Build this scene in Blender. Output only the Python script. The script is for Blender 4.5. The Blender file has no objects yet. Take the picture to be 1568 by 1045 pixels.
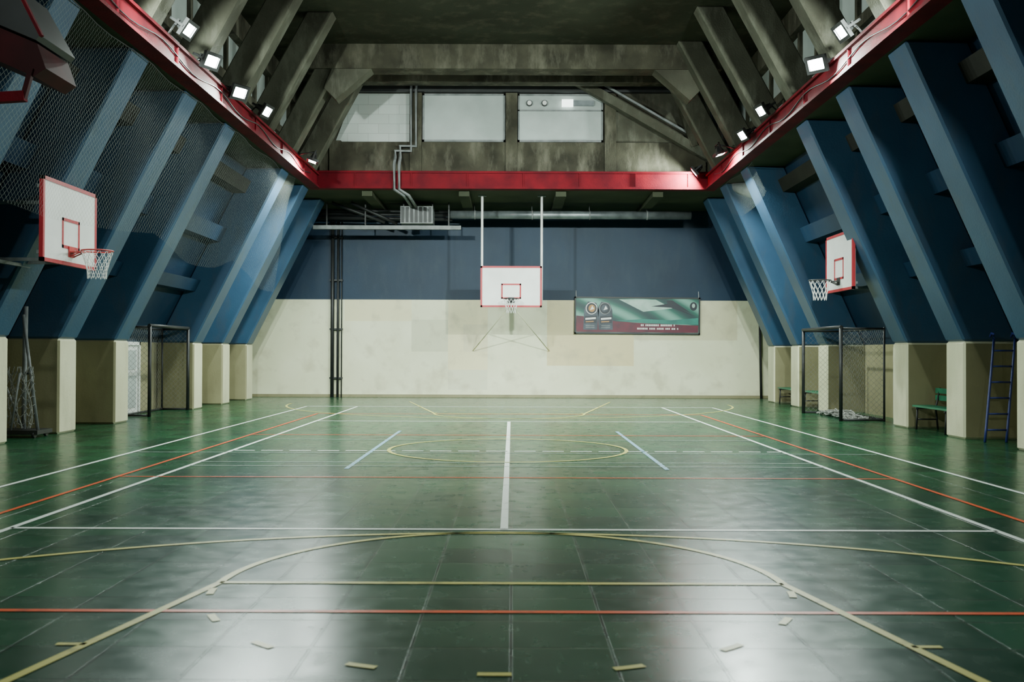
import bpy, bmesh, math, random
from mathutils import Vector, Matrix
random.seed(4)
scene = bpy.context.scene

# ------------------------------------------------------------------ materials
def new_mat(name):
    m = bpy.data.materials.new(name); m.use_nodes = True
    nt = m.node_tree; b = nt.nodes["Principled BSDF"]
    return m, nt, b

def N(nt, t, **kw):
    n = nt.nodes.new(t)
    for k, v in kw.items(): setattr(n, k, v)
    return n

def paint(name, c1, c2=None, rough=0.5, scale=1.2, bump=0.0, metal=0.0, spec=0.5, detail=6.0, lo=0.35, hi=0.7, bscale=30, stain=None, stain_amt=0.5):
    m, nt, b = new_mat(name)
    if c2 is None: c2 = tuple(x*0.82 for x in c1)
    geo = N(nt, "ShaderNodeNewGeometry")
    no = N(nt, "ShaderNodeTexNoise"); no.inputs["Scale"].default_value = scale; no.inputs["Detail"].default_value = detail
    nt.links.new(geo.outputs["Position"], no.inputs["Vector"])
    r = N(nt, "ShaderNodeValToRGB")
    r.color_ramp.elements[0].position = lo; r.color_ramp.elements[1].position = hi
    r.color_ramp.elements[0].color = (*c2, 1); r.color_ramp.elements[1].color = (*c1, 1)
    nt.links.new(no.outputs["Fac"], r.inputs["Fac"])
    col = r.outputs["Color"]
    if stain:
        mp = N(nt, "ShaderNodeMapping"); mp.inputs["Scale"].default_value = (2.2, 2.2, 0.7); nt.links.new(geo.outputs["Position"], mp.inputs["Vector"])
        n5 = N(nt, "ShaderNodeTexNoise"); n5.inputs["Scale"].default_value = 1.1; n5.inputs["Detail"].default_value = 12; n5.inputs["Roughness"].default_value = 0.65
        nt.links.new(mp.outputs[0], n5.inputs["Vector"])
        r5 = N(nt, "ShaderNodeValToRGB"); r5.color_ramp.elements[0].position = 0.50; r5.color_ramp.elements[1].position = 0.68
        r5.color_ramp.elements[1].color = (stain_amt, stain_amt, stain_amt, 1)
        nt.links.new(n5.outputs["Fac"], r5.inputs["Fac"])
        mg = N(nt, "ShaderNodeMix", data_type='RGBA'); nt.links.new(r5.outputs["Color"], mg.inputs[0]); nt.links.new(col, mg.inputs[6]); mg.inputs[7].default_value = (*stain, 1)
        col = mg.outputs[2]
    nt.links.new(col, b.inputs["Base Color"])
    b.inputs["Roughness"].default_value = rough
    b.inputs["Metallic"].default_value = metal
    b.inputs["Specular IOR Level"].default_value = spec
    if bump > 0:
        n2 = N(nt, "ShaderNodeTexNoise"); n2.inputs["Scale"].default_value = bscale; n2.inputs["Detail"].default_value = 4
        nt.links.new(geo.outputs["Position"], n2.inputs["Vector"])
        bp = N(nt, "ShaderNodeBump"); bp.inputs["Strength"].default_value = bump; bp.inputs["Distance"].default_value = 0.02
        nt.links.new(n2.outputs["Fac"], bp.inputs["Height"]); nt.links.new(bp.outputs["Normal"], b.inputs["Normal"])
    return m

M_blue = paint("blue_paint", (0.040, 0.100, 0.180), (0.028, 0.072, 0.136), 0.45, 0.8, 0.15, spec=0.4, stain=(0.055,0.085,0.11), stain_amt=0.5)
M_blue_shaded = paint("blue_paint_shaded", (0.0085, 0.030, 0.064), (0.006, 0.022, 0.048), 0.5, 0.7, 0.1, spec=0.3, stain=(0.018,0.038,0.062), stain_amt=0.6)  # blue with the back wall's weaker lighting put into the base colour
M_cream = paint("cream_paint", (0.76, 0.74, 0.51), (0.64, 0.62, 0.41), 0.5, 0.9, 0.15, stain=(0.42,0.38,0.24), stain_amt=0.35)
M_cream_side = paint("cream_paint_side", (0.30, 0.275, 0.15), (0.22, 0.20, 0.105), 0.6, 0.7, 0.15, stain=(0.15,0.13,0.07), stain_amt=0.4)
M_conc = paint("raw_concrete", (0.082, 0.077, 0.052), (0.030, 0.028, 0.019), 0.85, 1.4, 0.5, spec=0.2, stain=(0.17,0.16,0.12), stain_amt=0.65)
M_conc_l = paint("light_concrete", (0.105, 0.104, 0.076), (0.050, 0.048, 0.034), 0.85, 1.0, 0.5, spec=0.2, stain=(0.18,0.18,0.14), stain_amt=0.55)
M_soffit = paint("soffit_concrete", (0.066, 0.074, 0.045), (0.036, 0.041, 0.025), 0.8, 0.6, 0.2, spec=0.2)
M_brown = paint("dark_concrete", (0.030, 0.030, 0.023), (0.018, 0.018, 0.014), 0.85, 1.0, 0.3, spec=0.2)
M_ceil = paint("ceiling_concrete", (0.040, 0.044, 0.028), (0.022, 0.024, 0.015), 0.9, 0.35, 0.2, spec=0.1, stain=(0.075,0.068,0.045), stain_amt=0.5)
M_dark = paint("dark_steel", (0.02, 0.022, 0.022), (0.012, 0.012, 0.012), 0.5, 3)
M_red = paint("red_paint", (0.18, 0.005, 0.012), (0.10, 0.004, 0.010), 0.65, 2.5, 0.2, spec=0.12)
M_white = paint("white_paint", (0.82, 0.82, 0.79), (0.72, 0.72, 0.69), 0.4, 2)
M_panel = paint("white_panel", (0.46, 0.51, 0.49), (0.34, 0.38, 0.36), 0.6, 1.0, 0.1)
M_redtrim = paint("red_trim", (0.45, 0.02, 0.03), None, 0.45, 4)
M_galv = paint("galvanised_steel", (0.30, 0.33, 0.34), (0.16, 0.18, 0.19), 0.4, 3, metal=0.6)
M_green = paint("green_paint", (0.02, 0.20, 0.10), (0.015, 0.13, 0.07), 0.45, 5)
M_ladder = paint("ladder_blue_paint", (0.025, 0.04, 0.20), None, 0.4, 5)
M_grey = paint("grey_paint", (0.24, 0.25, 0.25), (0.13, 0.14, 0.14), 0.5, 4)
M_fabric = paint("white_netting_cloth", (0.42, 0.42, 0.38), (0.14, 0.14, 0.13), 0.9, 22, 0.8)
M_darkred = paint("dark_red_paint", (0.07, 0.004, 0.007), (0.035, 0.003, 0.004), 0.6, 2, spec=0.2)

def block_mat():
    m, nt, b = new_mat("white_blockwork")
    geo = N(nt, "ShaderNodeNewGeometry"); sp = N(nt, "ShaderNodeSeparateXYZ"); cb = N(nt, "ShaderNodeCombineXYZ")
    nt.links.new(geo.outputs["Position"], sp.inputs[0])
    nt.links.new(sp.outputs["X"], cb.inputs["X"]); nt.links.new(sp.outputs["Z"], cb.inputs["Y"])
    br = N(nt, "ShaderNodeTexBrick"); br.inputs["Scale"].default_value = 1.0
    br.inputs["Brick Width"].default_value = 0.6; br.inputs["Row Height"].default_value = 0.28; br.inputs["Mortar Size"].default_value = 0.008
    br.inputs["Color1"].default_value = (0.54, 0.58, 0.55, 1); br.inputs["Color2"].default_value = (0.48, 0.52, 0.49, 1); br.inputs["Mortar"].default_value = (0.38, 0.41, 0.39, 1)
    nt.links.new(cb.outputs[0], br.inputs["Vector"]); nt.links.new(br.outputs["Color"], b.inputs["Base Color"])
    b.inputs["Roughness"].default_value = 0.7
    return m
M_block = block_mat()

def emit(name, col, s):
    m, nt, b = new_mat(name)
    b.inputs["Base Color"].default_value = (*col, 1)
    b.inputs["Emission Color"].default_value = (*col, 1); b.inputs["Emission Strength"].default_value = s
    return m
M_glass = emit("lamp_glass", (0.93, 1.0, 1.0), 80)
M_tube = emit("fluorescent_diffuser", (0.9, 1.0, 0.95), 3)

def net_mat(name, col, cell, frac, a='Y', b_='Z'):
    m, nt, b = new_mat(name)
    b.inputs["Base Color"].default_value = (*col, 1); b.inputs["Roughness"].default_value = 0.8
    geo = N(nt, "ShaderNodeNewGeometry"); sp = N(nt, "ShaderNodeSeparateXYZ"); nt.links.new(geo.outputs["Position"], sp.inputs[0])
    outs = []
    for sgn in (1, -1):
        mm = N(nt, "ShaderNodeMath", operation='MULTIPLY_ADD'); nt.links.new(sp.outputs[b_], mm.inputs[0]); mm.inputs[1].default_value = sgn
        nt.links.new(sp.outputs[a], mm.inputs[2])
        d = N(nt, "ShaderNodeMath", operation='DIVIDE'); nt.links.new(mm.outputs[0], d.inputs[0]); d.inputs[1].default_value = cell
        f = N(nt, "ShaderNodeMath", operation='FRACT'); nt.links.new(d.outputs[0], f.inputs[0])
        l = N(nt, "ShaderNodeMath", operation='LESS_THAN'); nt.links.new(f.outputs[0], l.inputs[0]); l.inputs[1].default_value = frac
        outs.append(l)
    mx = N(nt, "ShaderNodeMath", operation='MAXIMUM'); nt.links.new(outs[0].outputs[0], mx.inputs[0]); nt.links.new(outs[1].outputs[0], mx.inputs[1])
    nt.links.new(mx.outputs[0], b.inputs["Alpha"])
    return m
M_net = net_mat("safety_netting", (0.20, 0.22, 0.19), 0.09, 0.038)
M_goalnet = net_mat("goal_netting", (0.25, 0.25, 0.23), 0.12, 0.05)
M_goalnetx = net_mat("goal_netting_end", (0.25, 0.25, 0.23), 0.12, 0.05, 'X', 'Z')

def floor_mat():
    m, nt, b = new_mat("green_sports_floor")
    L = nt.links.new
    geo = N(nt, "ShaderNodeNewGeometry")
    n1 = N(nt, "ShaderNodeTexNoise"); n1.inputs["Scale"].default_value = 0.6; n1.inputs["Detail"].default_value = 8
    L(geo.outputs["Position"], n1.inputs["Vector"])
    r = N(nt, "ShaderNodeValToRGB"); e = r.color_ramp.elements
    e[0].position = 0.3; e[0].color = (0.009, 0.054, 0.020, 1); e[1].position = 0.75; e[1].color = (0.017, 0.086, 0.036, 1)
    L(n1.outputs["Fac"], r.inputs["Fac"])
    br = N(nt, "ShaderNodeTexBrick"); br.offset = 0.0; br.inputs["Scale"].default_value = 1
    br.inputs["Brick Width"].default_value = 0.5; br.inputs["Row Height"].default_value = 0.5
    br.inputs["Mortar Size"].default_value = 0.009; br.inputs["Mortar Smooth"].default_value = 0.3
    br.inputs["Color1"].default_value = (1.35, 1.30, 1.30, 1); br.inputs["Color2"].default_value = (0.58, 0.62, 0.68, 1); br.inputs["Mortar"].default_value = (0.22, 0.22, 0.22, 1)
    L(geo.outputs["Position"], br.inputs["Vector"])
    mu = N(nt, "ShaderNodeMix", data_type='RGBA', blend_type='MULTIPLY'); mu.inputs[0].default_value = 1
    L(r.outputs["Color"], mu.inputs[6]); L(br.outputs["Color"], mu.inputs[7])
    n4 = N(nt, "ShaderNodeTexNoise"); n4.inputs["Scale"].default_value = 2.3; n4.inputs["Detail"].default_value = 8; L(geo.outputs["Position"], n4.inputs["Vector"])
    r4 = N(nt, "ShaderNodeValToRGB"); r4.color_ramp.elements[0].position = 0.47; r4.color_ramp.elements[1].position = 0.62
    L(n4.outputs["Fac"], r4.inputs["Fac"])
    mj = N(nt, "ShaderNodeMath", operation='MULTIPLY'); L(r4.outputs["Color"], mj.inputs[0]); L(br.outputs["Fac"], mj.inputs[1])
    mj2 = N(nt, "ShaderNodeMath", operation='MULTIPLY'); L(mj.outputs[0], mj2.inputs[0]); mj2.inputs[1].default_value = 0.6
    mxj = N(nt, "ShaderNodeMix", data_type='RGBA'); L(mj2.outputs[0], mxj.inputs[0]); L(mu.outputs[2], mxj.inputs[6]); mxj.inputs[7].default_value = (0.12, 0.19, 0.14, 1)
    cur = mxj.outputs[2]
    for rot, sc, lo in ((0.5, (16, 3.0, 1), 0.60), (-0.9, (20, 2.5, 1), 0.62)):
        mp = N(nt, "ShaderNodeMapping"); mp.inputs["Rotation"].default_value = (0, 0, rot); mp.inputs["Scale"].default_value = sc
        L(geo.outputs["Position"], mp.inputs["Vector"])
        n2 = N(nt, "ShaderNodeTexNoise"); n2.inputs["Scale"].default_value = 1.2; n2.inputs["Detail"].default_value = 8; n2.inputs["Roughness"].default_value = 0.6
        L(mp.outputs[0], n2.inputs["Vector"])
        r2 = N(nt, "ShaderNodeValToRGB"); r2.color_ramp.elements[0].position = lo; r2.color_ramp.elements[1].position = lo+0.14
        r2.color_ramp.elements[0].color = (0, 0, 0, 1); r2.color_ramp.elements[1].color = (0.45, 0.45, 0.45, 1)
        L(n2.outputs["Fac"], r2.inputs["Fac"])
        mx = N(nt, "ShaderNodeMix", data_type='RGBA'); L(r2.outputs["Color"], mx.inputs[0]); L(cur, mx.inputs[6]); mx.inputs[7].default_value = (0.12, 0.18, 0.14, 1)
        cur = mx.outputs[2]
    L(cur, b.inputs["Base Color"])
    n3 = N(nt, "ShaderNodeTexNoise"); n3.inputs["Scale"].default_value = 5; n3.inputs["Detail"].default_value = 8
    L(geo.outputs["Position"], n3.inputs["Vector"])
    mr = N(nt, "ShaderNodeMapRange"); mr.inputs["From Min"].default_value = 0.3; mr.inputs["From Max"].default_value = 0.7
    mr.inputs["To Min"].default_value = 0.22; mr.inputs["To Max"].default_value = 0.29
    L(n3.outputs["Fac"], mr.inputs["Value"]); L(mr.outputs[0], b.inputs["Roughness"])
    bp = N(nt, "ShaderNodeBump"); bp.inputs["Strength"].default_value = 0.5; bp.inputs["Distance"].default_value = 0.004
    L(br.outputs["Fac"], bp.inputs["Height"]); bp.invert = True; L(bp.outputs[0], b.inputs["Normal"])
    b.inputs["Specular IOR Level"].default_value = 0.19
    b.inputs["Specular Tint"].default_value = (0.72, 1.0, 0.98, 1)
    return m
M_floor = floor_mat()

def line_mat(name, c, wear=0.45):
    m, nt, b = new_mat(name); L = nt.links.new
    geo = N(nt, "ShaderNodeNewGeometry")
    n = N(nt, "ShaderNodeTexNoise"); n.inputs["Scale"].default_value = 7; n.inputs["Detail"].default_value = 8
    L(geo.outputs["Position"], n.inputs["Vector"])
    r = N(nt, "ShaderNodeValToRGB"); r.color_ramp.elements[0].position = wear-0.12; r.color_ramp.elements[1].position = wear+0.08
    r.color_ramp.elements[0].color = (*[x*0.5+0.01 for x in c], 1); r.color_ramp.elements[1].color = (*c, 1)
    L(n.outputs["Fac"], r.inputs["Fac"]); L(r.outputs["Color"], b.inputs["Base Color"])
    b.inputs["Roughness"].default_value = 0.35; b.inputs["Specular IOR Level"].default_value = 0.2
    return m
ML_white = line_mat("white_line_paint", (0.92, 0.96, 0.90), 0.32)
ML_pale = line_mat("pale_line_paint", (0.26, 0.36, 0.30), 0.42)
ML_yellow = line_mat("yellow_line_paint", (0.68, 0.62, 0.17), 0.38)
ML_orange = line_mat("orange_line_paint", (0.88, 0.11, 0.02), 0.38)
ML_blue = line_mat("light_blue_line_paint", (0.28, 0.50, 0.66), 0.38)

# ------------------------------------------------------------------ mesh builder
class MB:
    def __init__(s): s.bm = bmesh.new(); s.mats = []
    def mi(s, m):
        if m not in s.mats: s.mats.append(m)
        return s.mats.index(m)
    def faces(s, verts, faces, m):
        vs = [s.bm.verts.new(v) for v in verts]; k = s.mi(m)
        for f in faces:
            try:
                fc = s.bm.faces.new([vs[i] for i in f]); fc.material_index = k
            except ValueError: pass
    def box(s, x0, x1, y0, y1, z0, z1, m):
        v = [(x0,y0,z0),(x1,y0,z0),(x1,y1,z0),(x0,y1,z0),(x0,y0,z1),(x1,y0,z1),(x1,y1,z1),(x0,y1,z1)]
        s.faces(v, [(0,3,2,1),(4,5,6,7),(0,1,5,4),(1,2,6,5),(2,3,7,6),(3,0,4,7)], m)
    def prism_xz(s, pts, y0, y1, m, mcap=None):
        n = len(pts)
        v = [(x,y0,z) for x,z in pts] + [(x,y1,z) for x,z in pts]
        caps = [tuple(range(n)), tuple(range(2*n-1, n-1, -1))]
        sides = [(i,(i+1)%n,n+(i+1)%n,n+i) for i in range(n)]
        if mcap is None: s.faces(v, caps+sides, m)
        else:
            vs = [s.bm.verts.new(q) for q in v]
            for fl, mm in ((caps, mcap), (sides, m)):
                k = s.mi(mm)
                for f in fl:
                    fc = s.bm.faces.new([vs[i] for i in f]); fc.material_index = k
    def bar(s, a, b, w, h, m):
        a = Vector(a); b = Vector(b); d = (b-a).normalized()
        up = Vector((0,0,1)) if abs(d.z) < 0.95 else Vector((0,1,0))
        u = d.cross(up).normalized(); v = u.cross(d).normalized()
        c = []
        for p in (a, b):
            for su, sv in ((-1,-1),(1,-1),(1,1),(-1,1)): c.append(p + u*su*w/2 + v*sv*h/2)
        s.faces(c, [(0,1,2,3),(7,6,5,4),(0,4,5,1),(1,5,6,2),(2,6,7,3),(3,7,4,0)], m)
    def tube(s, pts, r, m, n=10, closed=False):
        pts = [Vector(p) for p in pts]; rings = []; k = s.mi(m); N_ = len(pts)
        for i, p in enumerate(pts):
            if closed: d = (pts[(i+1)%N_]-pts[i-1]).normalized()
            elif i == 0: d = (pts[1]-p).normalized()
            elif i == N_-1: d = (p-pts[-2]).normalized()
            else: d = ((pts[i+1]-p).normalized()+(p-pts[i-1]).normalized()).normalized()
            up = Vector((0,0,1)) if abs(d.z) < 0.9 else Vector((0,1,0))
            u = d.cross(up).normalized(); v = u.cross(d).normalized()
            rings.append([s.bm.verts.new(p + (u*math.cos(2*math.pi*j/n)+v*math.sin(2*math.pi*j/n))*r) for j in range(n)])
        rng = range(N_) if closed else range(N_-1)
        for i in rng:
            A = rings[i]; B = rings[(i+1)%N_]
            for j in range(n):
                f = s.bm.faces.new((A[j],A[(j+1)%n],B[(j+1)%n],B[j])); f.material_index = k; f.smooth = n > 5
        if not closed:
            for R in (rings[0], rings[-1]):
                f = s.bm.faces.new(R); f.material_index = k
    def obj(s, name, bevel=0, parent=None, recalc=True):
        if recalc: bmesh.ops.recalc_face_normals(s.bm, faces=s.bm.faces)
        me = bpy.data.meshes.new(name); s.bm.to_mesh(me); s.bm.free()
        for m in s.mats: me.materials.append(m)
        o = bpy.data.objects.new(name, me); scene.collection.objects.link(o)
        if bevel:
            bv = o.modifiers.new("bevel", 'BEVEL'); bv.width = bevel; bv.segments = 1; bv.limit_method = 'ANGLE'
        if parent: o.parent = parent
        return o

def empty(name, loc=(0,0,0)):
    e = bpy.data.objects.new(name, None); e.location = loc; scene.collection.objects.link(e); return e

YB = 32.7; Y0 = -4.0
SOF = 6.15
CEIL = 9.3

b = MB(); b.box(-10.2, 10.2, Y0, YB+0.3, -0.2, 0, M_floor); b.obj("floor")

def back_wall_mat():
    m, nt, b = new_mat("back_wall_cream"); L = nt.links.new
    geo = N(nt, "ShaderNodeNewGeometry"); sp = N(nt, "ShaderNodeSeparateXYZ"); L(geo.outputs["Position"], sp.inputs[0])
    n = N(nt, "ShaderNodeTexNoise"); n.inputs["Scale"].default_value = 0.7; n.inputs["Detail"].default_value = 8; L(geo.outputs["Position"], n.inputs["Vector"])
    r = N(nt, "ShaderNodeValToRGB"); r.color_ramp.elements[0].position = 0.3; r.color_ramp.elements[1].position = 0.7
    r.color_ramp.elements[0].color = (0.72, 0.72, 0.48, 1); r.color_ramp.elements[1].color = (0.85, 0.85, 0.61, 1)
    L(n.outputs["Fac"], r.inputs["Fac"])
    cur = r.outputs["Color"]
    def cmp(op, src, val):
        c = N(nt, "ShaderNodeMath", operation=op); L(src, c.inputs[0]); c.inputs[1].default_value = val; return c.outputs[0]
    def patch(x0, x1, z0, z1, col, fac, cur):
        a = [cmp('GREATER_THAN', sp.outputs["X"], x0), cmp('LESS_THAN', sp.outputs["X"], x1), cmp('GREATER_THAN', sp.outputs["Z"], z0), cmp('LESS_THAN', sp.outputs["Z"], z1)]
        o = a[0]
        for q in a[1:]:
            mm = N(nt, "ShaderNodeMath", operation='MULTIPLY'); L(o, mm.inputs[0]); L(q, mm.inputs[1]); o = mm.outputs[0]
        mm = N(nt, "ShaderNodeMath", operation='MULTIPLY'); L(o, mm.inputs[0]); mm.inputs[1].default_value = fac
        mx = N(nt, "ShaderNodeMix", data_type='RGBA'); L(mm.outputs[0], mx.inputs[0]); L(cur, mx.inputs[6]); mx.inputs[7].default_value = (*col, 1)
        return mx.outputs[2]
    cur = patch(-5.5, -3.3, 2.5, 3.22, (0.78, 0.71, 0.42), 0.75, cur)
    cur = patch(-3.3, -2.1, 1.5, 2.55, (0.58, 0.58, 0.40), 0.7, cur)
    cur = patch(-2.1, -0.8, 0.9, 3.22, (0.82, 0.72, 0.42), 0.75, cur)
    cur = patch(-1.6, -0.8, 1.5, 2.4, (0.66, 0.61, 0.41), 0.6, cur)
    cur = patch(-2.1, -0.8, 0.25, 0.9, (0.62, 0.61, 0.44), 0.5, cur)
    cur = patch(1.15, 4.0, 1.05, 3.22, (0.68, 0.54, 0.26), 0.75, cur)
    cur = patch(4.0, 7.4, 1.9, 3.22, (0.58, 0.52, 0.31), 0.55, cur)
    n5 = N(nt, "ShaderNodeTexNoise"); n5.inputs["Scale"].default_value = 2.0; n5.inputs["Detail"].default_value = 12; L(geo.outputs["Position"], n5.inputs["Vector"])
    r5 = N(nt, "ShaderNodeValToRGB"); r5.color_ramp.elements[0].position = 0.52; r5.color_ramp.elements[1].position = 0.70; r5.color_ramp.elements[1].color = (0.42,0.42,0.42,1)
    L(n5.outputs["Fac"], r5.inputs["Fac"])
    mg = N(nt, "ShaderNodeMix", data_type='RGBA'); L(r5.outputs["Color"], mg.inputs[0]); L(cur, mg.inputs[6]); mg.inputs[7].default_value = (0.42, 0.37, 0.24, 1); cur = mg.outputs[2]
    L(cur, b.inputs["Base Color"]); b.inputs["Roughness"].default_value = 0.45
    return m
M_bw = back_wall_mat()
b = MB(); b.box(-10.2, 10.2, YB, YB+0.3, 0, 3.22, M_bw); b.box(-10.2, 10.2, YB-0.003, YB+0.3, 3.22, SOF, M_blue_shaded)
b.box(-10.2, 10.2, YB-0.008, YB, 3.205, 3.235, M_blue_shaded)
b.obj("wall_back")
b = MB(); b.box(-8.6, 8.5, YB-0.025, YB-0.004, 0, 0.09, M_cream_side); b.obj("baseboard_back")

def side(sgn, xb, fronts):
    nm = "left" if sgn < 0 else "right"
    S = lambda x: sgn*x
    xt = 5.82
    out = 0.95
    slope = (xb-xt)/(SOF-1.7)
    b = MB(); w0 = xb+out
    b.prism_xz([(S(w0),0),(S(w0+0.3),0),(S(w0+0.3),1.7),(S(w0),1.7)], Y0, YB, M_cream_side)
    b.prism_xz([(S(w0),1.7),(S(w0+0.3),1.7),(S(w0+0.3-(SOF-1.7)*slope),SOF),(S(w0-(SOF-1.7)*slope),SOF)], Y0, YB, M_blue_shaded)
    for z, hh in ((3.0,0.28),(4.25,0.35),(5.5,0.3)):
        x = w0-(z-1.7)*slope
        b.prism_xz([(S(x+0.1),z),(S(x-0.32),z),(S(x-0.32-hh*slope),z+hh),(S(x+0.1-hh*slope),z+hh)], Y0, YB, M_blue_shaded if z < 5 else M_brown)
    b.obj("wall_"+nm)
    b = MB(); b.box(*sorted((S(5.6), S(9.6))), Y0, YB, SOF, SOF+0.22, M_soffit); b.obj("gallery_slab")
    th = 0.72
    for y in fronts:
        b = MB()
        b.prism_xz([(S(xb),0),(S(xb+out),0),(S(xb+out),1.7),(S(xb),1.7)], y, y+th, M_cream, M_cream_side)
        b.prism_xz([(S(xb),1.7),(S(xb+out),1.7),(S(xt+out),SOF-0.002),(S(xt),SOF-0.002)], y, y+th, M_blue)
        b.obj("inclined_rib_column", bevel=0.035)
    for y in fronts + [fronts[5]+2.5]:
        b = MB(); x0 = 5.70; k = 0.54; zt = CEIL; z0 = SOF+0.22
        b.prism_xz([(S(x0),z0),(S(x0+0.62),z0),(S(x0+0.62-k*(zt-z0)),zt),(S(x0-k*(zt-z0)),zt)], y+0.05, y+0.5, M_conc_l)
        b.obj("upper_concrete_rafter", bevel=0.03)
    b = MB(); b.box(*sorted((S(6.5), S(6.7))), Y0, 29.2, SOF+0.22, CEIL, M_panel)
    y = Y0
    while y < 29:
        b.box(*sorted((S(6.42), S(6.5))), y, y+0.14, SOF+0.22, CEIL, M_conc)
        y += 1.25
    b.box(*sorted((S(6.38), S(6.5))), Y0, 29.2, 7.5, 7.72, M_conc)
    b.box(*sorted((S(6.30), S(6.5))), Y0, 29.2, CEIL-0.6, CEIL, M_conc)
    b.obj("wall_"+nm+"_upper")
    b = MB()
    b.box(*sorted((S(5.50), S(5.80))), Y0, 28.3, SOF-0.002, SOF+0.05, M_red)
    b.box(*sorted((S(5.56), S(5.66))), Y0, 28.3, SOF+0.05, SOF+0.36, M_red)
    b.box(*sorted((S(5.50), S(5.80))), Y0, 28.3, SOF+0.36, SOF+0.41, M_red)
    y = Y0+0.4
    while y < 28:
        b.box(*sorted((S(5.53), S(5.57))), y, y+0.03, SOF+0.05, SOF+0.36, M_red); y += 2.5
    pts = []
    y = 8.0
    while y < 27.5: pts.append((S(5.54), y, SOF+0.2+0.07*math.sin(y*2.1))); y += 0.35
    b.tube(pts, 0.012, M_dark, 6)
    b.obj("red_steel_girder")

LF = [7.7, 10.2, 12.7, 15.2, 17.7, 20.2, 25.2, 27.7, 30.2]
RF = [7.25, 9.75, 12.25, 14.75, 17.25, 19.75, 24.75, 27.25, 29.75]
side(-1, 8.05, LF); side(1, 7.83, RF)

b = MB()
b.box(-5.8, 5.8, 28.3, 28.6, SOF-0.004, SOF+0.06, M_red); b.box(-5.8, 5.8, 28.36, 28.42, SOF+0.06, SOF+0.44, M_red); b.box(-5.8, 5.8, 28.3, 28.6, SOF+0.44, SOF+0.5, M_red)
for x in (-4.5,-2.9,-1.3,0.3,1.9,3.5,5.0): b.box(x, x+0.03, 28.32, 28.37, SOF+0.06, SOF+0.44, M_red)
b.obj("red_steel_girder")
b = MB(); b.box(-5.6, 5.6, 28.42, YB, SOF, SOF+0.22, M_soffit)
for x in (-4.2,-1.4,1.4,4.2): b.box(x-0.15, x+0.15, 28.7, YB, SOF-0.16, SOF, M_soffit)
b.obj("gallery_slab")

b = MB(); YU = 28.9
b.box(-6.5, 6.5, YU, YU+0.25, SOF+0.22, CEIL+0.3, M_conc)
b.box(-5.6, 5.6, YU-0.10, YU, SOF+0.22, 7.58, M_conc)
for x in (-2.97, -0.2, 2.66, -5.3): b.box(x, x+0.33, YU-0.18, YU, SOF+0.22, 9.0 if x > -5 else 7.6, M_conc)
b.box(-5.6, 5.6, YU-0.22, YU, 9.02, CEIL+0.3, M_dark)
b.prism_xz([(3.0,7.6),(6.4,7.6),(6.4,9.02),(3.0,9.02)], YU-0.05, YU, M_conc_l)
b.obj("wall_back_upper")
b = MB(); b.prism_xz([(-5.15,7.6),(-3.0,7.6),(-3.0,9.0),(-4.62,9.0)], YU-0.03, YU, M_block); b.obj("window_1")
for i,(x0,x1) in enumerate(((-2.62,-0.22),(0.15,2.62))):
    b = MB(); b.box(x0, x1, YU-0.03, YU, 7.6, 9.0, M_panel)
    for (a,c,d,e) in ((x0,x1,7.6,7.66),(x0,x1,8.95,9.0),(x0,x0+0.05,7.6,9),(x1-0.05,x1,7.6,9)): b.box(a,c,YU-0.06,YU-0.03,d,e,M_grey)
    if i == 1: b.box(x0, x1, YU-0.06, YU-0.03, 8.5, 8.54, M_grey)
    b.obj("window_%d" % (i+2))
b = MB(); b.bar((1.7,28.55,9.38),(5.75,28.55,7.05),0.28,0.24,M_conc_l); b.bar((2.2,28.5,9.42),(5.75,28.5,7.38),0.06,0.06,M_grey)
b.bar((5.2,28.5,7.4),(4.6,28.5,9.3),0.2,0.25,M_conc); b.obj("diagonal_concrete_brace")
b = MB(); b.box(1.42,1.75,YU-0.16,YU-0.06,8.62,8.82,M_tube); b.box(1.75,2.35,YU-0.13,YU-0.06,8.65,8.80,M_galv); b.obj("fluorescent_light_fixture")
for x in (0.48,0.92):
    b = MB(); b.tube([(x,YU-0.06,8.72),(x,YU-0.14,8.72)],0.085,M_dark,16); b.tube([(x,YU-0.14,8.72),(x,YU-0.16,8.72)],0.065,M_white,16); b.obj("round_bulkhead_lamp")

b = MB(); b.box(-6.7, 6.7, Y0, 29.2, CEIL, CEIL+0.3, M_ceil)
b.box(-5.3, 5.3, 25.15, 25.75, 8.68, CEIL, M_conc)
b.box(-5.6, 5.6, 27.4, 27.8, 8.95, CEIL, M_conc)
b.obj("ceiling")
for s in (-1,1):
    b = MB(); b.prism_xz([(s*3.6,8.68),(s*4.5,7.9),(s*4.8,8.2),(s*4.6,8.68)], 25.2, 25.7, M_conc_l); b.obj("concrete_haunch")

b = MB()
for dx in (0,0.14):
    b.tube([(-2.93+dx,28.6,9.25),(-2.93+dx,28.6,7.28+dx),(-3.38+dx,28.6,7.28+dx),(-3.38+dx,28.6,7.1),(-3.36+dx,28.2,6.8),(-3.36+dx,28.2,6.1),(-3.1+dx,28.35,5.95),(-3.1+dx,30.5,5.95)],0.045,M_grey,8)
b.obj("electrical_conduit")
b = MB()
for x,r in ((-5.88,0.06),(-5.70,0.04),(-5.58,0.02)): b.tube([(x,YB-0.14,0.0),(x,YB-0.14,5.75)], r, M_dark, 12)
for z in (0.6,2.2,3.8,5.2): b.box(-5.97,-5.55,YB-0.16,YB-0.005,z,z+0.05,M_dark)
b.obj("vertical_pipes")
b = MB(); b.tube([(8.16,YB-0.1,0.0),(8.1,YB-0.1,3.2)],0.04,M_dark,8); b.obj("wall_pipe")
b = MB(); b.tube([(-2.0,31.2,5.80),(5.6,31.2,5.80)],0.13,M_galv,16)
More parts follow.
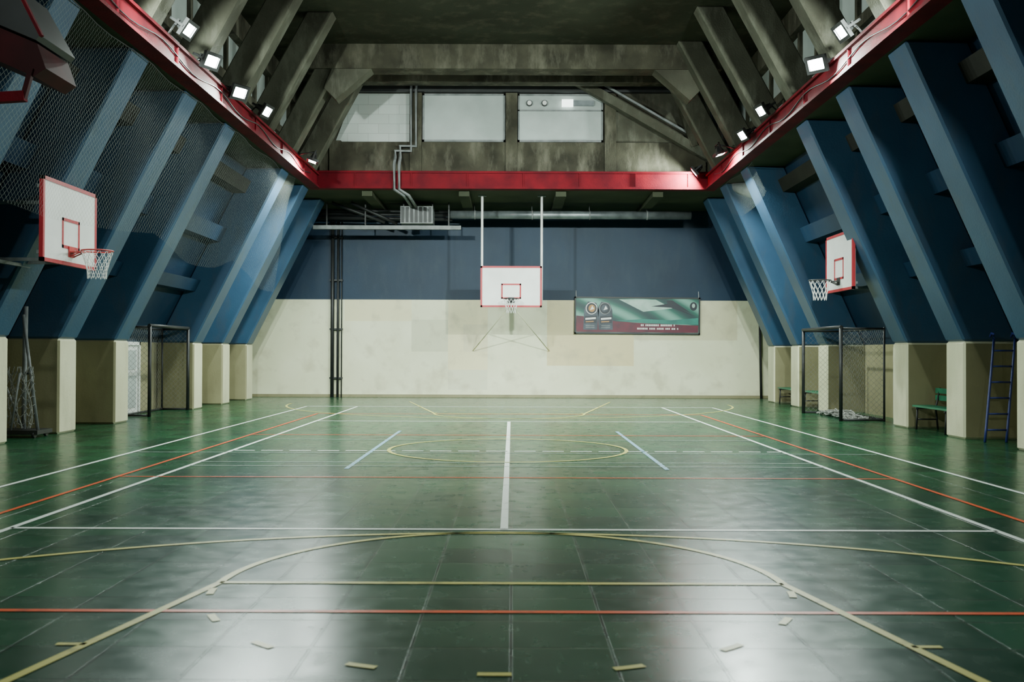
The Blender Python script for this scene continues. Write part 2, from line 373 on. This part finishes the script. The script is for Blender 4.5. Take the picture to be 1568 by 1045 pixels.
for x in (-1.2,0.6,2.4,4.2): b.tube([(x,31.2,5.8),(x+0.05,31.2,5.8)],0.145,M_grey,16); b.box(x,x+0.02,31.19,31.21,5.9,SOF,M_dark)
b.obj("ventilation_duct")
b = MB(); b.box(-3.45,-2.45,30.6,31.3,5.45,5.98,M_grey)
for i in range(7): b.box(-3.42+i*0.14,-3.34+i*0.14,30.57,30.6,5.48,5.95,M_dark)
for x in (-3.4,-2.5): b.box(x,x+0.03,30.9,30.93,5.98,SOF,M_dark)
b.obj("air_handling_unit")
b = MB(); b.box(-6.2,-1.6,30.9,31.05,5.30,5.42,M_grey)
for z,y,r in ((5.72,31.4,0.06),(5.86,31.5,0.05),(5.95,31.4,0.05)): b.tube([(-6.3,y,z),(-1.9,y,z-0.04)], r, M_dark, 8)
b.tube([(-5.6,30.8,6.1),(-4.0,31.2,5.55)],0.05,M_dark,8); b.tube([(-5.0,30.8,6.1),(-3.6,31.1,5.5)],0.05,M_dark,8)
for x in (-5.8,-4.6,-2.0): b.box(x,x+0.04,30.95,31.0,5.4,SOF,M_dark)
b.obj("pipe_rack")
b = MB()
pts = [(5.95,27.9,9.2),(5.95,27.9,6.9),(6.0,27.7,6.45),(6.2,27.3,6.05),(6.55,26.9,5.85),(7.1,26.6,5.7)]
b.tube(pts,0.19,M_galv,18); b.obj("ventilation_duct")
b = MB(); b.box(5.62,5.95,28.0,28.28,SOF+0.43,CEIL,M_blue); b.obj("steel_post")

# ------------------------------------------------------------------ court lines
CX = -0.06
lines = empty("court_line_markings")
def strip(b, pts, w, z, m, closed=False):
    k = b.mi(m); n = len(pts); L = []; R = []
    for i,(x,y) in enumerate(pts):
        if closed: d = Vector((pts[(i+1)%n][0]-pts[i-1][0], pts[(i+1)%n][1]-pts[i-1][1]))
        else:
            a = pts[max(i-1,0)]; c = pts[min(i+1,n-1)]; d = Vector((c[0]-a[0], c[1]-a[1]))
        d.normalize(); nx, ny = -d.y*w/2, d.x*w/2
        L.append(b.bm.verts.new((x+nx,y+ny,z))); R.append(b.bm.verts.new((x-nx,y-ny,z)))
    for i in range(n if closed else n-1):
        j = (i+1)%n
        f = b.bm.faces.new((R[i],R[j],L[j],L[i])); f.material_index = k
def arc(cx, cy, r, a0, a1, n=64):
    return [(cx+r*math.cos(math.radians(a0+(a1-a0)*i/n)), cy+r*math.sin(math.radians(a0+(a1-a0)*i/n))) for i in range(n+1)]
def seg(b, x0,y0,x1,y1,w,z,m): strip(b, [(x0,y0),(x1,y1)], w, z, m)

NET = 14.75
b = MB(); z = 0.003; m = ML_white; w = 0.06
for s in (-1,1):
    seg(b, CX+s*4.115, Y0, CX+s*4.115, 27.0, w, z, m)
    seg(b, CX+s*5.485, Y0, CX+s*5.485, 27.0, w, z, m)
seg(b, CX, 8.32, CX, 21.3, 0.065, z, m)
seg(b, CX-4.115, 8.32, CX+4.115, 8.32, w, z, m)
seg(b, CX-4.115, 21.3, CX+4.115, 21.3, w, z, m)
seg(b, CX-5.51, 27.0, CX+5.51, 27.0, 0.10, z, m)
x = -4.1
while x < 4.1:
    seg(b, CX+x, NET+0.15, CX+min(x+0.32,4.1), NET+0.15, 0.07, z, m); x += 0.42
o = b.obj("tennis_lines", parent=lines, recalc=False)
b = MB(); z = 0.0035; m = ML_pale
for yy in (12.9, 13.35, 16.8, 24.7): seg(b, CX-4.1, yy, CX+4.1, yy, 0.05, z, m)
seg(b, CX-5.4, 14.6, CX+5.4, 14.6, 0.05, z, m)
b.obj("badminton_lines", parent=lines, recalc=False)
b = MB(); z = 0.004; m = ML_orange
for s in (-1,1): seg(b, CX+s*4.58, 5.68, CX+s*4.58, 23.8, 0.05, z, m)
seg(b, CX-7.0, 5.68, CX+7.0, 5.68, 0.05, z, m); seg(b, CX-4.6, 23.8, CX+4.6, 23.8, 0.05, z, m)
for yy in (11.75, 17.75): seg(b, CX-4.55, yy, CX+4.55, yy, 0.05, z, m)
b.obj("volleyball_lines", parent=lines, recalc=False)
b = MB(); z = 0.003; m = ML_blue
for s in (-1,1): seg(b, CX+s*2.03, 12.6, CX+s*2.03, 18.7, 0.06, z, m)
b.obj("blue_lines", parent=lines, recalc=False)
b = MB(); z = 0.0045; m = ML_yellow; w = 0.055
strip(b, arc(CX,15.2,1.8,0,360,96)[:-1], w, z, m, True)
for (cy, s) in ((6.38,1),(24.0,-1)):
    strip(b, arc(CX,cy,1.8,0,180*s), w, z, m)
    seg(b, CX-1.8, cy, CX+1.8, cy, w, z, m)
    for k in range(9):
        a0 = -s*(6+k*20.5); strip(b, arc(CX,cy,1.8,a0,a0-s*5,6), 0.045, z, m)
    for q in (-1,1):
        seg(b, CX+q*1.8, cy, CX+q*3.0, cy-s*5.8, w, z, m)
        for dd in (1.35, 2.2, 3.05):
            xx = 1.8+1.2*dd/5.8; seg(b, CX+q*xx, cy-s*dd, CX+q*(xx+0.15), cy-s*dd, 0.04, z, m)
    strip(b, arc(CX, cy-s*4.45, 6.22, 0, 180*s, 96), w, z, m)
b.obj("basketball_lines", parent=lines, recalc=False)

# ------------------------------------------------------------------ basketball hoop
def hoop(name, center, yaw, W=1.8, H=1.2, supports=None):
    b = MB()
    b.box(-W/2, W/2, 0, 0.04, 0, H, M_white)
    t = 0.045
    for (a,c,d,e) in ((-W/2-0.01,W/2+0.01,-0.01,t),(-W/2-0.01,W/2+0.01,H-t,H+0.01),(-W/2-0.01,-W/2+t,-0.01,H+0.01),(W/2-t,W/2+0.01,-0.01,H+0.01)):
        b.box(a,c,-0.008,0.05,d,e,M_redtrim)
    r0,r1,q0,q1 = -0.295,0.295,0.24,0.69
    for (a,c,d,e) in ((r0,r1,q0,q0+t),(r0,r1,q1-t,q1),(r0,r0+t,q0,q1),(r1-t,r1,q0,q1)): b.box(a,c,-0.006,0.0,d,e,M_redtrim)
    for x in (-W/2+0.1, 0, W/2-0.1): b.box(x-0.025,x+0.025,0.04,0.09,0.05,H-0.05,M_grey)
    for zz in (0.1,H-0.15): b.box(-W/2+0.08,W/2-0.08,0.09,0.13,zz,zz+0.05,M_grey)
    rc = M_rim
    zr = 0.22; cy = -0.40; R = 0.225
    b.box(-0.09,0.09,-0.02,-0.006,zr-0.10,zr+0.06,rc)
    b.box(-0.07,0.07,-0.19,-0.02,zr-0.03,zr-0.01,rc)
    b.tube([(0.06,-0.02,zr-0.09),(0.05,-0.20,zr-0.01)],0.01,rc,6); b.tube([(-0.06,-0.02,zr-0.09),(-0.05,-0.20,zr-0.01)],0.01,rc,6)
    b.tube([(R*math.cos(a*math.pi/16), cy+R*math.sin(a*math.pi/16), zr) for a in range(32)],0.012,rc,8,True)
    levels = [(R,0.0),(R*0.88,0.10),(R*0.74,0.20),(R*0.62,0.31),(R*0.60,0.42)]
    n = 12
    for li in range(len(levels)-1):
        (ra,za),(rb,zb) = levels[li],levels[li+1]
        for j in range(n):
            off = 0.5*(li%2)
            a0 = 2*math.pi*(j+off)/n
            for s in (-0.5,0.5):
                a1 = a0 + s*2*math.pi/n
                b.tube([(ra*math.cos(a0),cy+ra*math.sin(a0),zr-za),(rb*math.cos(a1),cy+rb*math.sin(a1),zr-zb)],0.005,M_white,4)
    if supports: supports(b)
    o = b.obj(name); o.location = center; o.rotation_euler = (0,0,yaw); return o
M_rim = M_dark
def sup_back(b):
    for x in (-0.87,0.9):
        b.tube([(x,0.09,0.1),(x,0.09,SOF-2.83)],0.038,M_white,12); b.box(x-0.12,x+0.12,0.0,0.18,SOF-2.86,SOF-2.83,M_grey)
    for s in (-1,1):
        b.tube([(s*0.05,0.1,0.02),(s*1.25,3.2,-1.3)],0.015,M_cream,8)
hoop("basketball_hoop", (-0.03,29.45,2.83), 0, supports=sup_back)
M_rim = paint("rim_red_paint", (0.5,0.04,0.04), None, 0.4, 5)
def sup_side(b):
    for zz in (0.05,0.9):
        for x in (-0.2,0.35): b.box(x,x+0.05,0.1,0.1+(1.25 if zz<0.5 else 0.95),zz,zz+0.05,M_grey)
    b.box(-0.5,0.5,0.85,0.90,0.0,0.05,M_grey)
hoop("basketball_hoop", (-6.66,15.0,2.77), math.radians(90), supports=sup_side)
def sup_side2(b):
    for x in (-0.55,-0.2): 
        b.box(x,x+0.05,0.1,0.85,0.06,0.11,M_grey); b.box(x,x+0.05,0.1,0.45,0.9,0.95,M_grey)
M_rim = M_dark
hoop("basketball_hoop", (6.88,20.95,2.80), math.radians(-90), W=1.7, supports=sup_side2)

# ------------------------------------------------------------------ floodlights
LC = (0.86, 1.0, 0.92)
def flood(loc, target, power, beam_pt, spread=175):
    e = empty("floodlight", loc)
    d = (Vector(target)-Vector(loc)).normalized()
    q = d.to_track_quat('-Z','Y'); e.rotation_mode = 'QUATERNION'; e.rotation_quaternion = q
    b = MB(); W,H = 0.28,0.19
    v = [(-W/2,-H/2,0),(W/2,-H/2,0),(W/2,H/2,0),(-W/2,H/2,0),(-W*0.33,-H*0.3,0.13),(W*0.33,-H*0.3,0.13),(W*0.33,H*0.3,0.13),(-W*0.33,H*0.3,0.13)]
    b.faces(v,[(0,1,5,4),(1,2,6,5),(2,3,7,6),(3,0,4,7),(4,5,6,7),(0,3,2,1)],M_dark)
    t=0.055
    for (a,c,dd,ee) in ((-W/2-t,W/2+t,-H/2-t,-H/2),(-W/2-t,W/2+t,H/2,H/2+t),(-W/2-t,-W/2,-H/2,H/2),(W/2,W/2+t,-H/2,H/2)): b.box(a,c,dd,ee,-0.045,0.02,M_dark)
    for i in range(7): x=-0.12+i*0.04; b.box(x-0.005,x+0.005,-H*0.28,H*0.28,0.13,0.17,M_dark)
    b.box(-W/2-0.075,-W/2-0.055,-0.02,0.02,-0.02,0.24,M_dark); b.box(W/2+0.055,W/2+0.075,-0.02,0.02,-0.02,0.24,M_dark); b.box(-W/2-0.075,W/2+0.075,-0.02,0.02,0.22,0.24,M_dark)
    b.obj("housing", parent=e)
    b = MB(); b.box(-W/2+0.005,W/2-0.005,-H/2+0.005,H/2-0.005,-0.012,-0.004,M_glass); b.obj("glass", parent=e)
    ld = bpy.data.lights.new("flood_lamp",'AREA'); ld.shape='RECTANGLE'; ld.size=W-0.03; ld.size_y=H-0.03; ld.energy=power; ld.color=LC; ld.spread=math.radians(spread)
    lo = bpy.data.objects.new("lamp", ld); scene.collection.objects.link(lo); lo.parent=e; lo.location=(0,0,-0.03)
    inv = Matrix.LocRotScale(Vector(loc), q, None).inverted()
    b = MB(); b.tube([(0,0,0.23), inv @ Vector(beam_pt)],0.018,M_dark,8); b.obj("bracket", parent=e)
P = 430
for (x,y,zz,tx,ty,tz,pw,sp) in (
    (-5.25,16.0,6.68, 3.5,15,0.5,0.5,175),(-5.3,17.4,6.58, 3,13,1.5,0.5,175),(-5.3,19.2,6.50, 2,14,1.5,0.6,175),(-5.25,21.1,6.60,4,19,0.5,0.85,175),(-5.15,25.6,6.42,-6.9,25.2,1.0,1.3,175),
    ( 5.25,15.8,6.62,-3.5,15,0.5,0.5,175),( 5.3,17.3,6.53,-2.0,10,1.5,0.6,175),( 5.25,20.9,6.60,-4,19,0.5,0.85,175),( 5.3,22.8,6.50,-3,21,0.5,0.95,175),( 5.15,24.7,6.46, 6.9,24.7,1.0,1.1,175),
    (-5.25,13.4,6.6,-0.5,32.5,0.8,0.85,70),(5.25,13.2,6.6,0.5,32.5,0.8,0.85,70),(-5.25,10.2,6.6,1,28,0.0,0.4,100),(5.25,10.0,6.6,-1,28,0.0,0.4,100),(-5.25,5.0,6.6,2,12,0.0,0.2,175),(5.25,5.0,6.6,-2,12,0.0,0.2,175)):  # this row: unseen floods added as fill and to brighten the back wall
    s = 1 if x>0 else -1
    flood((x,y,zz),(tx,ty,tz), P*pw, (s*5.60,y,SOF+0.41), sp)
flood((5.15,28.0,6.60),(-2.0,29.5,0.5),P*0.9,(5.25,28.35,SOF+0.5))

# ------------------------------------------------------------------ banner
def banner():
    m, nt, bb = new_mat("banner_print"); L = nt.links.new
    tc = N(nt,"ShaderNodeTexCoord"); w = N(nt,"ShaderNodeTexWave"); w.inputs["Scale"].default_value=0.35; w.inputs["Distortion"].default_value=5; w.inputs["Detail"].default_value=1; w.inputs["Detail Scale"].default_value=0.5
    mp = N(nt,"ShaderNodeMapping"); mp.inputs["Rotation"].default_value=(0,0.9,0); mp.inputs["Scale"].default_value=(1,1,1.6)
    L(tc.outputs["Object"],mp.inputs["Vector"]); L(mp.outputs[0],w.inputs["Vector"])
    r = N(nt,"ShaderNodeValToRGB"); e=r.color_ramp.elements
    e[0].position=0.0; e[0].color=(0.005,0.035,0.04,1); e[1].position=1; e[1].color=(0.16,0.36,0.29,1)
    q=e.new(0.5); q.color=(0.012,0.12,0.085,1)
    L(w.outputs["Fac"],r.inputs["Fac"]); L(r.outputs["Color"],bb.inputs["Base Color"]); bb.inputs["Roughness"].default_value=0.5
    M_mar = paint("banner_maroon",(0.15,0.005,0.025),(0.07,0.004,0.018),0.5,3)
    M_navy = paint("banner_navy",(0.010,0.013,0.025),None,0.5,3)
    M_pale = paint("banner_pale_green",(0.50,0.66,0.57),(0.3,0.46,0.38),0.5,3)
    M_gold = paint("banner_gold",(0.50,0.24,0.06),None,0.5,3)
    M_teal = paint("banner_teal",(0.01,0.24,0.18),(0.01,0.13,0.11),0.5,2)
    M_slate = paint("banner_slate",(0.07,0.09,0.12),(0.02,0.025,0.04),0.5,4)
    W=4.12; H=1.22; b=MB()
    b.box(-W/2,W/2,0,0.03,0,H,m)
    for (a,c,d,e_) in ((-W/2,W/2,0,0.05),(-W/2,W/2,H-0.05,H),(-W/2,-W/2+0.05,0,H),(W/2-0.05,W/2,0,H)): b.box(a,c,-0.02,0.03,d,e_,M_dark)
    def poly(p,y,mm): b.prism_xz(p,-y,0.0,mm)
    def disc(cx,cz,rx,rz,y,mm): poly([(cx+rx*math.cos(a*math.pi/12),cz+rz*math.sin(a*math.pi/12)) for a in range(24)],y,mm)
    poly([(-2.0,0.06),(2.0,0.06),(2.0,0.30),(1.2,0.33),(0.3,0.36),(-0.7,0.42),(-1.4,0.55),(-2.0,0.6)],0.002,M_mar)
    poly([(-0.7,0.44),(0.2,0.37),(1.3,0.34),(2.0,0.33),(2.0,0.55),(1.1,0.47),(0.2,0.5)],0.003,M_teal)
    poly([(-0.6,1.14),(0.6,1.14),(1.15,0.86),(0.2,0.74)],0.003,M_pale)
    poly([(0.45,0.92),(1.05,1.02),(1.9,0.60),(1.1,0.88)],0.004,M_navy)
    poly([(0.95,1.12),(1.15,1.12),(1.75,0.72),(1.0,1.0)],0.0045,M_navy)
    for cx,lean in ((-1.53,0.03),(-1.02,-0.04)):
        poly([(cx-0.24,0.14),(cx+0.22,0.14),(cx+0.24+lean,0.78),(cx+0.15+lean,1.02),(cx-0.12+lean,1.06),(cx-0.24+lean,0.85)],0.006,M_slate)
        disc(cx+lean,0.84,0.19,0.20,0.008,M_white if cx<-1.2 else M_grey)
        disc(cx+lean,0.84,0.165,0.175,0.010,M_navy)
        disc(cx+lean*1.3,0.84,0.11,0.12,0.012,M_gold if cx<-1.2 else M_slate)
        poly([(cx-0.05+lean,0.78),(cx+0.09+lean,0.82),(cx+0.02+lean,0.93)],0.014,M_white)
        poly([(cx-0.20,0.34),(cx+0.19,0.36),(cx+0.21,0.60),(cx-0.20,0.58)],0.009,M_navy)
        poly([(cx-0.17,0.46),(cx+0.17,0.49),(cx+0.17,0.55),(cx-0.17,0.52)],0.011,M_white)
        poly([(cx-0.16,0.38),(cx+0.10,0.395),(cx+0.10,0.43),(cx-0.16,0.415)],0.011,M_gold)
        for k in range(2): poly([(cx-0.16,0.20+k*0.06),(cx+0.13,0.20+k*0.06),(cx+0.13,0.225+k*0.06),(cx-0.16,0.225+k*0.06)],0.009,M_grey)
    disc(1.84,0.93,0.12,0.14,0.006,M_navy); disc(1.84,0.95,0.05,0.07,0.008,M_pale)
    random.seed(9)
    for row,(zz,h,x0,x1) in enumerate(((0.27,0.06,0.12,1.25),(0.16,0.055,0.0,1.35))):
        x=x0
        while x<x1:
            wd=random.uniform(0.03,0.055); b.box(x,x+wd,-0.006,0,zz,zz+h,M_white); x+=wd+(0.015 if random.random()<0.8 else 0.06)
    for x in (-W/2+0.05,W/2-0.05): b.tube([(x,0.0,H-0.03),(x,0.05,H+0.2)],0.008,M_white,6)
    o=b.obj("advertising_banner"); o.location=(4.10,32.62,2.09); o.rotation_euler=(0,math.radians(0.3),0)
banner()

# ------------------------------------------------------------------ goals
def goal(name, s, x, y0, y1, depth, h=2.06):
    r=0.04; b=MB(); X=s*x; XB=s*(x+depth); m=M_dark
    b.tube([(X,y0,0),(X,y0,h)],r,m); b.tube([(X,y1,0),(X,y1,h)],r,m); b.tube([(X,y0-r,h),(X,y1+r,h)],r,m)
    for y in (y0,y1):
        b.tube([(X,y,h-0.03),(XB,y,h-0.03)],0.025,m); b.tube([(XB,y,h),(XB,y,0)],0.025,m); b.tube([(X,y,0.03),(XB,y,0.03)],0.025,m)
    b.tube([(XB,y0,0.03),(XB,y1,0.03)],0.025,m); b.tube([(XB,y0,h-0.03),(XB,y1,h-0.03)],0.02,m)
    b.faces([(XB,y0,0.03),(XB,y1,0.03),(XB,y1,h),(XB,y0,h)],[(0,1,2,3)],M_goalnet)
    b.faces([(X,y0,h-0.03),(XB,y0,h-0.03),(XB,y0,0.03),(X,y0,0.03)],[(0,1,2,3)],M_goalnetx)
    b.faces([(X,y1,h-0.03),(XB,y1,h-0.03),(XB,y1,0.03),(X,y1,0.03)],[(0,1,2,3)],M_goalnetx)
    b.obj(name)
goal("futsal_goal",-1,8.15,22.4,25.05,0.65)
goal("futsal_goal",1,7.2,21.8,24.6,0.95)
def door(name, s, x, y0, y1, z1):
    b=MB(); b.box(*sorted((s*x,s*(x-0.05))),y0,y1,0,z1,M_white)
    for (a,c,d,e) in ((y0-0.08,y0,0,z1+0.08),(y1,y1+0.08,0,z1+0.08),(y0-0.08,y1+0.08,z1,z1+0.08)): b.box(*sorted((s*x,s*(x-0.09))),a,c,d,e,M_white)
    b.box(*sorted((s*(x-0.05),s*(x-0.065))),y0+0.12,y1-0.12,0.15,0.9,M_panel); b.box(*sorted((s*(x-0.05),s*(x-0.065))),y0+0.12,y1-0.12,1.05,z1-0.12,M_panel)
    b.tube([(s*(x-0.05),y0+0.08,1.0),(s*(x-0.11),y0+0.08,1.0),(s*(x-0.11),y0+0.2,1.0)],0.012,M_galv,8)
    b.obj(name)
door("door_1",-1,8.995,22.8,23.8,1.62); door("door_2",1,8.775,21.6,22.6,1.62)
b=MB()
for k in range(28):
    x0=7.5+random.uniform(0,0.32); pts=[]; ph=random.uniform(0,6); zz0=random.uniform(0.03,0.11)
    for j in range(22):
        v=j/21; env=math.sin(math.pi*min(max(v,0.02),0.98))**0.5
        pts.append((x0+0.12*math.sin(v*13+ph)+0.05*math.sin(v*31+ph*2), 22.0+v*2.3+0.05*math.sin(v*25+ph), 0.015+env*zz0*(1+0.6*math.sin(v*17+ph*3))))
    b.tube(pts,0.011+0.006*random.random(),M_fabric,5)
b.obj("bundled_goal_net")

def bench(x, y0, y1):
    b=MB()
    for i in range(3): b.box(x+i*0.13-0.2,x+i*0.13-0.09,y0,y1,0.44,0.475,M_green)
    for zz in (0.62,0.76): b.bar((x+0.27,y0,zz),(x+0.27,y1,zz),0.03,0.10,M_green)
    for y in (y0+0.15,y1-0.15):
        b.tube([(x-0.18,y,0),(x-0.16,y,0.43)],0.02,M_dark,8); b.tube([(x+0.24,y,0),(x+0.20,y,0.43),(x+0.29,y,0.82)],0.02,M_dark,8)
        b.tube([(x-0.2,y,0.42),(x+0.22,y,0.42)],0.02,M_dark,8); b.tube([(x-0.17,y,0.2),(x+0.22,y,0.2)],0.014,M_dark,8)
    b.obj("park_bench")
bench(8.1,18.05,19.65); bench(8.1,25.6,27.1); bench(8.1,28.1,29.6)

b=MB()
def lp(t,o): return (7.92+0.30*t+o, 16.68+0.30*t, 1.72*t)
for o_ in (0,0.36):
    pts=[lp(t/8,o_) for t in range(9)]
    tx,ty,tz=pts[-1]; pts+= [(tx+0.02,ty+0.06,tz+0.10),(tx+0.03,ty+0.14,tz+0.12),(tx+0.03,ty+0.19,tz+0.06)]
    b.tube(pts,0.022,M_ladder,8)
for k in range(6):
    t=0.12+k*0.155; b.tube([lp(t,0),lp(t,0.36)],0.016,M_ladder,8)
b.obj("leaning_ladder")

b=MB()
for (x,y) in ((-8.75,17.1),(-8.45,17.25)):
    b.tube([(x,y,0.12),(x+0.02,y,2.25)],0.04,M_grey,12); b.tube([(x-0.02,y,1.1),(x+0.1,y,1.1)],0.03,M_dark,8)
b.tube([(-8.40,17.1,2.1),(-8.08,17.0,0.1)],0.028,M_grey,10); b.tube([(-8.9,17.1,1.4),(-8.35,17.0,0.15)],0.022,M_grey,8)
b.tube([(-8.35,16.9,1.1),(-8.5,16.9,0.1)],0.02,M_grey,8)
b.box(-8.96,-8.02,16.85,17.4,0.06,0.13,M_dark)
for x in (-8.9,-8.1):
    for y in (16.9,17.33): b.tube([(x-0.02,y,0.06),(x+0.02,y,0.06)],0.06,M_dark,14)
b.obj("volleyball_post_trolley")
b=MB()
for k in range(11):
    x=-8.62+0.045*k; pts=[]
    for j in range(13):
        t=j/12; pts.append((x+0.05*math.sin(t*9+k*1.3)+0.08*(1-t)*math.sin(k), 16.95-0.04*math.cos(k*2+t*5), 0.16+1.05*t))
    b.tube(pts,0.009,M_fabric,5)
for j in range(7):
    z_=0.25+0.14*j; b.tube([(-8.66+0.05*k, 16.94+0.03*math.sin(k+j), z_+0.04*math.sin(k*1.7+j)) for k in range(12)],0.007,M_fabric,5)
b.obj("bundled_volleyball_net")

def net(name, s, pts_low, xtop, xlow, ztop):
    b=MB(); k=b.mi(M_net); rows=10; cols=[]
    for (y,zl) in pts_low:
        col=[]
        for i in range(rows+1):
            t=i/rows; zz=ztop+(zl-ztop)*t
            col.append(b.bm.verts.new((s*(xtop+(xlow-xtop)*t+0.05*math.sin(y*2.3+t*2)), y, zz)))
        cols.append(col)
    for i in range(len(cols)-1):
        for j in range(rows):
            f=b.bm.faces.new((cols[i][j],cols[i+1][j],cols[i+1][j+1],cols[i][j+1])); f.material_index=k; f.smooth=True
    b.tube([c[0].co.copy() for c in cols],0.008,M_dark,6)
    b.obj(name)
ys=[9+ i*0.5 for i in range(36)]
def low(y):
    if y<17: return 3.5-0.25*math.sin((y-9)/8*math.pi)
    if y<22: return 3.5-0.35*math.sin((y-17)/5*math.pi)
    if y<25.6: return 3.5-0.5*math.sin((y-22)/3.6*math.pi*0.6)
    return 3.03+ (y-25.6)*2.2
net("safety_net",-1,[(y,low(y)) for y in ys if y<26.8],5.84,6.15,SOF-0.05)
ys=[24+ i*0.25 for i in range(16)]
net("safety_net",1,[(y,5.4-0.3*math.sin((y-24)/3.75*math.pi)) for y in ys],5.84,6.1,SOF-0.05)

b=MB()
b.prism_xz([(-5.7,4.95),(-4.75,4.55),(-4.66,4.30),(-4.78,4.22),(-5.7,4.62)],9.9,10.6,M_darkred)
b.prism_xz([(-5.7,5.15),(-5.0,5.15),(-4.70,4.62),(-4.74,4.57),(-5.7,4.97)],9.85,10.65,M_dark)
b.bar((-4.98,9.83,5.2),(-4.67,9.83,4.6),0.05,0.03,M_red); b.bar((-5.5,9.9,3.98),(-4.86,9.9,4.02),0.08,0.1,M_red)
b.bar((-4.88,9.9,4.0),(-4.80,9.9,4.3),0.05,0.05,M_darkred)
for y in (10.0,10.5): b.tube([(-5.2,y,5.1),(-5.45,y,6.14)],0.015,M_dark,6)
b.obj("suspended_heater")

w = bpy.data.worlds.new("World"); scene.world = w; w.use_nodes = True
w.node_tree.nodes["Background"].inputs[0].default_value = (0.75,0.95,0.85,1); w.node_tree.nodes["Background"].inputs[1].default_value = 0.12

cd = bpy.data.cameras.new("Camera"); cam = bpy.data.objects.new("Camera", cd); scene.collection.objects.link(cam)
cd.sensor_width = 36; cd.lens = 35.0; cd.clip_end = 200
cd.dof.use_dof = True; cd.dof.focus_distance = 22; cd.dof.aperture_fstop = 2.8
cam.matrix_world = Matrix.Translation((0,0,1.48)) @ Matrix.Rotation(math.radians(90.66),4,'X') @ Matrix.Rotation(math.radians(0.2),4,'Z')
scene.camera = cam
